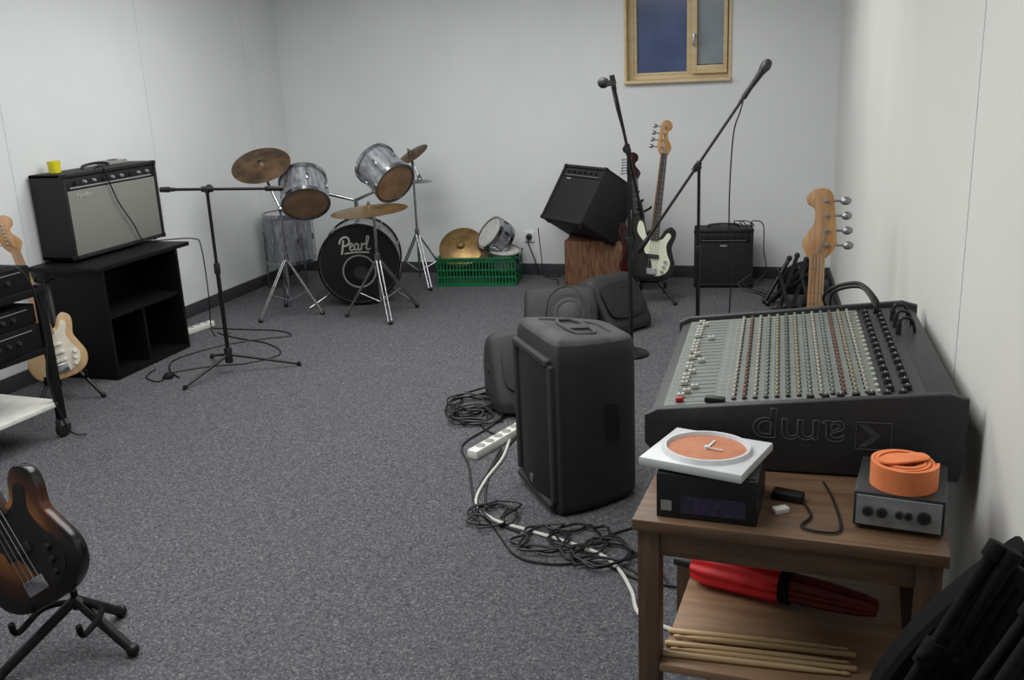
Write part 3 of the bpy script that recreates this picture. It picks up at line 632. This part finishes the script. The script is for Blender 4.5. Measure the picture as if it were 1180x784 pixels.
cable('black cable hanging along the back wall near skirting',[(-1.97,7.2,.4),(-1.96,7.22,.2),(-1.93,7.2,.02),(-1.8,7.1),(-1.72,6.8),(-1.5,6.6)],.004)
mb=MB();mb.box((0,0,.012),(.05,.07,.024),bev=.005);solo('plug_adapter','small black plug lying on the carpet','plug',mb,['black'],T(-3.42,4.38,0)@RZ(20))
for k,(a,b_) in enumerate([(-.42,.12),(-.38,.05),(-.30,.09)]):
    cable('black cable coiled over the practice amplifier',[(a,6.95,.46),(a-.02,6.93,.50),(a+.06,6.92,.48),(a+.07,6.9,.3),(a+b_,6.88,.15),(a+.02,6.86,.05),(a+.15,6.8,.01),(a+.25,6.6,.01)],.004)
# ---------------------------------------------------------------- black pile by right wall
def folded(label,pts):
    base=V((pts[0][0][0],pts[0][0][1],0));t=thing('folded_stand',label,'stand',T(base));P=T(-base)
    for a,b in pts:
        mb=MB(P);mb.cyl(a,b,.014);mb.sph(a,.02,seg=10);mb.sph(b,.02,seg=10);part(t,'tube',mb,['blackm'])
    return t
folded('folded black stand leaning near the corner',[((-.18,6.45,.02),(.12,6.75,.28)),((-.10,6.35,.02),(.0,6.7,.30)),((-.15,6.55,.02),(.10,6.4,.25)),((-.02,6.3,.02),(.06,6.72,.27)),((-.2,6.5,.02),(-.05,6.6,.3))])
folded('folded black stand leaning near the corner',[((-.03,6.2,.02),(-.12,6.6,.22)),((.1,6.15,.02),(.02,6.5,.25)),((-.14,6.25,.02),(.14,6.35,.06)),((0,6.1,.02),(.12,6.5,.2))])
mb=MB();mb.prism(catmull([(-.16,0,0),(-.13,.13,0),(0,.20,0),(.1,.17,0),(.15,0,0),(0,-.005,0)],5,True),-.10,.10,RX(90),bev=.02)
solo('bag','crumpled black fabric bag lying by the wall','bag',mb,['blackbag'],T(.04,6.9,.006))
# ---------------------------------------------------------------- table
tb=thing('side_table','brown wooden side table with lower shelf','table',T(-.335,1.93,0)@RZ(-3.5))
TW,TD,TH=.655,.56,.62
mb=MB();mb.box((TW/2,TD/2,TH-.014),(TW,TD,.028),bev=.003);part(tb,'table_top',mb,['table'])
for x in (.035,TW-.035):
    for y in (.035,TD-.035):
        mb=MB();mb.box((x,y,(TH-.028)/2),(.05,.05,TH-.028),bev=.002);part(tb,'leg',mb,['tableleg'])
mb=MB();mb.box((TW/2,.03,TH-.06),(TW-.12,.018,.065));mb.box((TW/2,TD-.03,TH-.06),(TW-.12,.018,.065));mb.box((.03,TD/2,TH-.06),(.018,TD-.12,.065));mb.box((TW-.03,TD/2,TH-.06),(.018,TD-.12,.065));part(tb,'apron',mb,['table'])
mb=MB();mb.box((TW/2,TD/2,.24),(TW-.12,TD-.02,.02),bev=.002);part(tb,'shelf',mb,['ply'])
ms=thing('mixer_stand','black metal stand carrying the mixing desk','stand',T(0,2.85,0))
for y in (-.25,.22):
    mb=MB();mb.cyl((-.28,y,.02),(.3,y,.58),.014);mb.cyl((.3,y,.02),(-.28,y,.58),.014);part(ms,'cross_leg',mb,['blackm'])
mb=MB();mb.box((-.28,0,.60),(.03,.62,.035));mb.box((.3,0,.60),(.03,.62,.035));mb.box((0,-.25,.60),(.58,.03,.03));mb.box((-.28,0,.015),(.03,.6,.03));mb.box((.3,0,.015),(.03,.6,.03));part(ms,'rail',mb,['blackm'])
# ---------------------------------------------------------------- mixer
MX=T(-.343,2.265,.65)@RZ(1.3)
mx=thing('mixing_desk','large charcoal mixing desk with rows of knobs','mixing desk',MX)
L=.88
XZ=Matrix(((1,0,0,0),(0,0,-1,0),(0,1,0,0),(0,0,0,1)))
prof=[(0,.045),(.05,0),(.71,0),(.725,.05),(.725,.165),(.69,.178),(.65,.172),(.03,.108),(0,.095)]
mb=MB();mb.prism([(a,b,0) for a,b in prof],-L,0,XZ,bev=.004);part(mx,'chassis',mb,['mixb'])
for y in (-.012,L+.012):
    p2=[(-.012,.03),(.035,-.026),(.725,-.026),(.735,.03),(.735,.18),(.69,.192),(.02,.122),(-.012,.105)]
    mb=MB();mb.prism([(a,b,0) for a,b in p2],-y-.012,-y+.012,XZ,bev=.006,seg=3);part(mx,'side_cheek',mb,['mixb'])
sl=math.degrees(math.atan((.172-.108)/(.65-.03)))
PM=T(.03,0,.1085)@RY(-sl)
PL=.623
mb=MB();mb.box((PL*.42,L/2,.001),(PL*.84,L-.03,.003),0);mb.box((PL*.93,L/2,.001),(PL*.14,L-.03,.003),1)
NS=24;pit_=(L-.07)/NS
for i in range(NS+1):
    mb.box((PL*.42,.035+i*pit_,.0028),(PL*.82,.0016,.0006),2)
for x in (.135,.155,.27,.37,.47): mb.box((x,L/2,.0028),(.002,L-.07,.0006),2)
part(mx,'control_panel',mb,['mixp','mixd','line'],PM)
cols=['kwhite','kred','kwhite','kteal','kyel','kgreen','kyel','kteal','kwhite','kteal','kred','kyel','kwhite']
km={c:MB().cyl((0,0,0),(0,0,.006),.0066,.006,0,10).cyl((0,0,.006),(0,0,.015),.0046,.0038,1,10).mesh('knob',['dgrey',c]) for c in sorted(set(cols))}
rest=MB();cl=list(dict.fromkeys(cols))
cnt=0
for i in range(NS):
    for j,c in enumerate(cols):
        x=.175+j*.0265;y=.035+(i+.5)*pit_
        if cnt<100: obj('knob',km[c],mx,PM@T(x,y,.0025))
        else:
            rest.cyl((x,y,.0025),(x,y,.0085),.0066,.006,0,8);rest.cyl((x,y,.0085),(x,y,.0175),.0046,.0038,1+cl.index(c),8)
        cnt+=1
o=part(mx,'knob_field',rest,['dgrey']+cl,PM);o['kind']='stuff'
fm=MB().box((0,0,.008),(.020,.012,.012),0,bev=.003).box((0,0,.0145),(.002,.012,.001),1).mesh('fader',['kwhite','black'])
fr=MB().box((0,0,.008),(.020,.012,.012),0,bev=.003).mesh('fader',['brightred'])
mb=MB()
for i in range(NS): mb.box((.075,.035+(i+.5)*pit_,.0028),(.1,.003,.0008))
part(mx,'fader_slots',mb,['black'],PM)
for i in range(NS): obj('fader',fr if i<1 else fm,mx,PM@T(.04+(.012 if i%5==2 else 0)+(.03 if i%7==3 else 0),.035+(i+.5)*pit_,.002))
kb=MB().cyl((0,0,0),(0,0,.014),.0105,.009,0,14).box((0,.004,.0145),(.002,.009,.001),1).mesh('master_knob',['black','kwhite'])
for i in range(15): 
    for x in (.545,.585): obj('master_knob',kb,mx,PM@T(x,.06+i*.053,.002))
bs=MB().box((0,0,.004),(.010,.010,.008),bev=.002).mesh('button',['kwhite'])
for i in range(18): obj('button',bs,mx,PM@T(.518,.05+i*.044,.002))
for i in range(7):
    obj('master_knob',kb,mx,PM@T(.36+i*.035 ,.018,.003))
text(mx,'logo_lettering','amp',.112,T(.36,-.0243,.078)@Matrix.Diagonal((1.15,1,1,1))@RX(90)@RZ(180),'logo',outline=.0018)
mb=MB();yy=-.0245
mb.tube([(.492,yy,.045),(.492,yy,.113),(.572,yy,.113),(.572,yy,.045)],.0016,closed=True,smooth=False,seg=6)
mb.prism([(.497,.050,0),(.53,.079,0),(.497,.108,0),(.515,.108,0),(.548,.079,0),(.515,.050,0)],.0243,.0250,XZ);part(mx,'emblem',mb,['logo'])
for x,y in ((.08,.05),(.64,.05),(.08,.82),(.64,.82)):
    mb=MB();mb.cyl((x,y,-.03),(x,y,.004),.018);part(mx,'foot',mb,['black'])
def wp(P): return MX@PM@V(P)
for k in range(2):
    y=.74+.05*k
    pts=[wp((.57+.01*k,y,.02)),wp((.57+.01*k,y,.05)),wp((.54,y+.09,.085)),wp((.47,y+.14,.07)),wp((.45-.02*k,y+.20,.02)),wp((.46,y+.28,-.08)),wp((.48,y+.30,-.25))]
    mb=MB();mb.tube(pts,.006);solo('cable','thick black cable arching from the mixing desk','cable',mb,['cable'])
for k in range(3):
    y=.55+.08*k;mb=MB();p=wp((.615,y,.0));mb.cyl(p,wp((.62,y,.035)),.008);mb.tube([wp((.62,y,.035)),wp((.63,y,.05)),wp((.655,y+.01,.04)),wp((.662,y+.02,.0)),wp((.655,y+.03,-.008))],.005)
    solo('plug_cable','black plug and cable in the desk socket','cable',mb,['cable'])
mb=MB();mb.box((0,0,.008),(.05,.022,.016),bev=.004);solo('adapter','small black adapter lying on the desk faders','adapter',mb,['black'],T(wp((.13,.03,.004)))@RZ(-10))
# ---------------------------------------------------------------- things on table
bx=thing('equipment_box','black cardboard box with small printed label','box',T(-.283,1.955,.62)@RZ(-3))
mb=MB();mb.box((.11,.1,.053),(.22,.2,.106),bev=.002);mb.box((.11,.1,.107),(.21,.18,.002));part(bx,'carton',mb,['black'])
mb=MB();mb.box((.022,-.0006,.03),(.024,.001,.024));part(bx,'printed_label',mb,['kteal'])
mb=MB();mb.box((.125,-.0006,.036),(.14,.001,.042));part(bx,'printed_picture',mb,['purple'])
ck=thing('wall_clock','white square clock with orange face lying on a box','clock',T(-.182,2.055,.727)@RZ(-15)@RX(-2))
mb=MB();s=.119
mb.prism([(-s,-s*.95,0),(s,-s*.95,0),(s,s*.95,0),(-s,s*.95,0)],0,.022,bev=.006);mb.lathe([(.088,.022),(.092,.032),(.098,.032),(.104,.022)],seg=48);part(ck,'frame',mb,['clockw'])
mb=MB();mb.lathe([(0,.024),(.088,.024),(.088,.0225),(0,.0225)],seg=48);part(ck,'clock_face',mb,['orangef'])
mb=MB();mb.box((0,.025,.026),(.006,.055,.0015));mb.cyl((0,0,.024),(0,0,.03),.007);part(ck,'clock_hand',mb,['clockw'])
mb=MB();mb.box((.018,-.004,.0275),(.04,.004,.0015));part(ck,'clock_hand',mb,['clockw'])
dv=thing('power_amplifier','small silver metal amplifier unit with rear sockets','amplifier',T(.135,1.985,.62)@RZ(-8))
mb=MB();mb.box((.09,.10,.047),(.18,.20,.08),bev=.004);part(dv,'case',mb,['dgrey'])
mb=MB();mb.box((.09,-.002,.047),(.168,.004,.066),0);part(dv,'rear_panel',mb,['silver'])
for x,r in ((.03,.011),(.058,.011),(.092,.008),(.11,.008),(.14,.014)):
    mb=MB();mb.cyl((x,-.003,.047),(x,-.012,.047),r,mi=0);mb.cyl((x,-.012,.047),(x,-.0125,.047),r*.6,mi=1);part(dv,'socket',mb,['dgrey','black'])
for x in (.02,.16):
    for y in (.02,.18):
        mb=MB();mb.cyl((x,y,0),(x,y,.01),.008);part(dv,'foot',mb,['black'])
tp=thing('webbing_roll','rolled orange webbing strap on the metal unit','strap',T(.235,2.04,.7075))
# continuous spiral of webbing with thickness
prof=[];turns=5;NN=40*turns
mb=MB();b2=bmesh.new();rings=[]
for i in range(NN+1):
    a=2*math.pi*i/40;r=.030+.0082*i/40;wv=1+.02*math.sin(a*1.0+.5)
    ro_=r*wv;ri_=ro_-.0068
    zt=.052+.002*math.sin(a*.7)
    rings.append([b2.verts.new((ro_*math.cos(a),ro_*math.sin(a),0)),b2.verts.new((ro_*math.cos(a),ro_*math.sin(a),zt)),b2.verts.new((ri_*math.cos(a),ri_*math.sin(a),zt)),b2.verts.new((ri_*math.cos(a),ri_*math.sin(a),0))])
for A,B in zip(rings[:-1],rings[1:]):
    for k in range(4): b2.faces.new((A[k],A[(k+1)%4],B[(k+1)%4],B[k]))
b2.faces.new(rings[0][::-1]);b2.faces.new(rings[-1]);bmesh.ops.recalc_face_normals(b2,faces=b2.faces)
mb._add(b2,0);mb.cyl((0,0,0),(0,0,.045),.025,seg=24);part(tp,'rolled_strap',mb,['orange'])
mb=MB();mb.prism(catmull([(-.045,-.018,0),(.04,-.02,0),(.055,.0,0),(.04,.02,0),(-.045,.018,0)],4,True),.0555,.060,RZ(25),bev=.001);part(tp,'loose_end',mb,['orange'])
mb=MB();mb.box((0,0,.006),(.035,.022,.012),bev=.003);solo('usb_adapter','small white plastic adapter on the table','adapter',mb,['white'],T(-.015,2.03,.62)@RZ(30))
mb=MB();mb.box((0,0,.01),(.07,.035,.02),bev=.005);solo('battery_pack','small black plastic pack on the table','battery pack',mb,['black'],T(.0,2.10,.62)@RZ(-15))
cable('thin black cable on the table top',[(.02,2.12,.625),(.05,2.02,.625),(.03,1.96,.625),(.07,1.94,.625),(.11,1.96,.625),(.10,2.1,.625),(.08,2.2,.625)],.003)
um=thing('umbrella','folded red umbrella with black strap and handle','umbrella',AL((-.235,2.33,.300),(.47,-.13,0.0)))
wob=lambda u:1+.08*math.sin(u*2*math.pi*9)
mb=MB();mb.lathe([(0,0),(.036,.0),(.046,.03),(.046,.2),(.040,.26),(0,.262)],seg=72,wob=wob);part(um,'canopy',mb,['red'])
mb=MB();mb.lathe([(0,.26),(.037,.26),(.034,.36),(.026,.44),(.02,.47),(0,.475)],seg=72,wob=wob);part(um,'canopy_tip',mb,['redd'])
mb=MB();mb.lathe([(.042,.235),(.046,.237),(.046,.262),(.042,.264)],seg=24);part(um,'strap',mb,['blackbag'])
mb=MB();mb.lathe([(0,-.06),(.014,-.055),(.016,-.02),(.014,0),(0,.0)],seg=16);part(um,'handle',mb,['black'])
prof=[(0,0),(.006,.001),(.0072,.004),(.0072,.30),(.0055,.37),(.003,.40),(.0045,.405),(.005,.412),(.003,.42),(0,.421)]
sm=MB().lathe(prof,seg=12).mesh('drumstick',['stick'])
for i in range(5):
    x=-.272+(.012 if i%2 else 0);y=2.065-.021*i-(.012 if i>1 else 0);dd=V((.42,.012,0)).normalized()
    o=obj('drumstick',sm,None,AL((x,y,.2585),dd) if i%2==0 else AL(V((x,y,.2585))+dd*.425,-dd))
    o['label']='pale wooden drumstick lying on the lower shelf';o['category']='drumstick';o['group']='drumsticks on the lower shelf'
mb=MB();mb.tube([(-.28,2.44,.27),(-.24,2.45,.28),(-.18,2.45,.27),(-.1,2.45,.27)],.018);solo('cable_bundle','black cable bundle pushed behind the umbrella','cable',mb,['cable'])
# ---------------------------------------------------------------- black folded stands by right wall, near camera
def bundle(label,x0,y0,n,seed,zt):
    rnd=random.Random(seed);base=V((x0,y0,0));t=thing('folded_stand',label,'stand',T(base));P=T(-base)
    for k in range(n):
        o=k*.024
        lo=V((x0-.14+o+rnd.uniform(-.01,.01),y0+rnd.uniform(-.03,.03),.02 if k%2 else .22));hi=V((min(.40,x0+.10+o*.5),y0+.06+rnd.uniform(-.02,.02),zt-.02*k+rnd.uniform(-.02,.02)))
        mid=V((x0-.09+o,y0+rnd.uniform(-.02,.02),.40+rnd.uniform(-.02,.03)))
        mb=MB(P);mb.cyl(mid,hi,.010+.002*(k%3));mb.cyl(lo,mid,.012);mb.sph(mid,.018,seg=10)
        c=mid.lerp(hi,.5);dd=(hi-mid).normalized();mb.cyl(c-dd*.025,c+dd*.025,.018,bev=.003);mb.sph(c+V((-.012,-.012,.0)),.012,seg=8)
        mb.cyl(hi-dd*.02,hi+dd*.012,.016,bev=.004);part(t,'tube',mb,['matte'])
    return t
bundle('bundle of slim folded black stands leaning on the wall',.24,1.56,6,4,.80)
bundle('second bundle of folded black stands against the wall',.28,1.44,6,7,.76)
mb=MB();mb.prism(catmull([(.15,0,0),(.14,.25,0),(.165,.42,0),(.22,.54,0),(.29,.64,0),(.36,.72,0),(.41,.74,0),(.42,.5,0),(.42,.2,0),(.41,0,0),(.28,-.004,0)],5,True),-1.74,-1.66,RX(90),bev=.025,seg=3)
solo('gig_bag','black padded bag slumped against the wall','bag',mb,['blackbag'],T(0,0,.006))
# ---------------------------------------------------------------- cart at left
ct=thing('equipment_cart','black wheeled metal cart with pale lower shelf','cart',T(-3.36,3.48,0)@RZ(-4))
for x in (0,-.6):
    for y in (0,-.55):
        mb=MB();mb.box((x,y,.42),(.035,.035,.66),bev=.003);part(ct,'post',mb,['matte'])
        mb=MB();mb.cyl((x-.012,y,.04),(x+.012,y,.04),.04,bev=.006);mb.box((x,y,.075),(.035,.05,.03),1);part(ct,'caster',mb,['black','steel'])
mb=MB();mb.box((-.3,-.275,.17),(.62,.58,.02),bev=.003);part(ct,'lower_shelf',mb,['white'])
mb=MB();mb.box((-.3,-.275,.44),(.62,.58,.03),bev=.003);part(ct,'middle_shelf',mb,['matte'])
mb=MB();mb.box((-.3,-.275,.72),(.64,.6,.035),bev=.003);part(ct,'top_shelf',mb,['matte'])
def rack(label,Mx,w,d,h):
    t=thing('rack_unit',label,'audio equipment',Mx)
    mb=MB();mb.box((0,0,h/2),(w,d,h),bev=.004);part(t,'case',mb,['matte'])
    for i in range(6):
        mb=MB();mb.cyl((w/2,-d/2+.06+i*.06,h/2),(w/2+.012,-d/2+.06+i*.06,h/2),.010);part(t,'knob',mb,['dgrey'])
    mb=MB();mb.box((w/2+.001,0,h*.8),(.002,d*.8,.003));part(t,'trim_line',mb,['kteal'])
rack('black rack audio unit on the cart shelf',T(-3.63,3.2,.456),.54,.5,.12)
rack('black audio unit stacked on another on the cart',T(-3.63,3.2,.578),.52,.5,.09)
rack('black audio unit on top of the cart',T(-3.63,3.2,.738),.54,.5,.11)
mb=MB();mb.tube([(-3.4,3.3,.85),(-3.34,3.35,.86),(-3.31,3.4,.75),(-3.31,3.42,.5),(-3.32,3.4,.3),(-3.3,3.45,.05),(-3.25,3.5,.01)],.005);solo('cable','black cable hanging off the cart','cable',mb,['cable'])
# ---------------------------------------------------------------- lights
def area(loc,sx,sy,e,col=(1,1,1),rot=(0,0,0)):
    l=bpy.data.lights.new('ceiling_light','AREA');l.shape='RECTANGLE';l.size=sx;l.size_y=sy;l.energy=e;l.color=col
    o=bpy.data.objects.new('ceiling_light',l);COL.objects.link(o);o.location=loc;o.rotation_euler=rot
area((-1.9,2.0,2.57),2.8,1.6,78,(1,.997,.978))
area((-1.9,4.9,2.57),2.8,1.8,82,(1,.997,.978))
wd=bpy.data.worlds.new('world');SC.world=wd;wd.use_nodes=True;wd.node_tree.nodes['Background'].inputs[0].default_value=(.03,.035,.05,1);wd.node_tree.nodes['Background'].inputs[1].default_value=.3
SC.view_settings.view_transform='Standard'
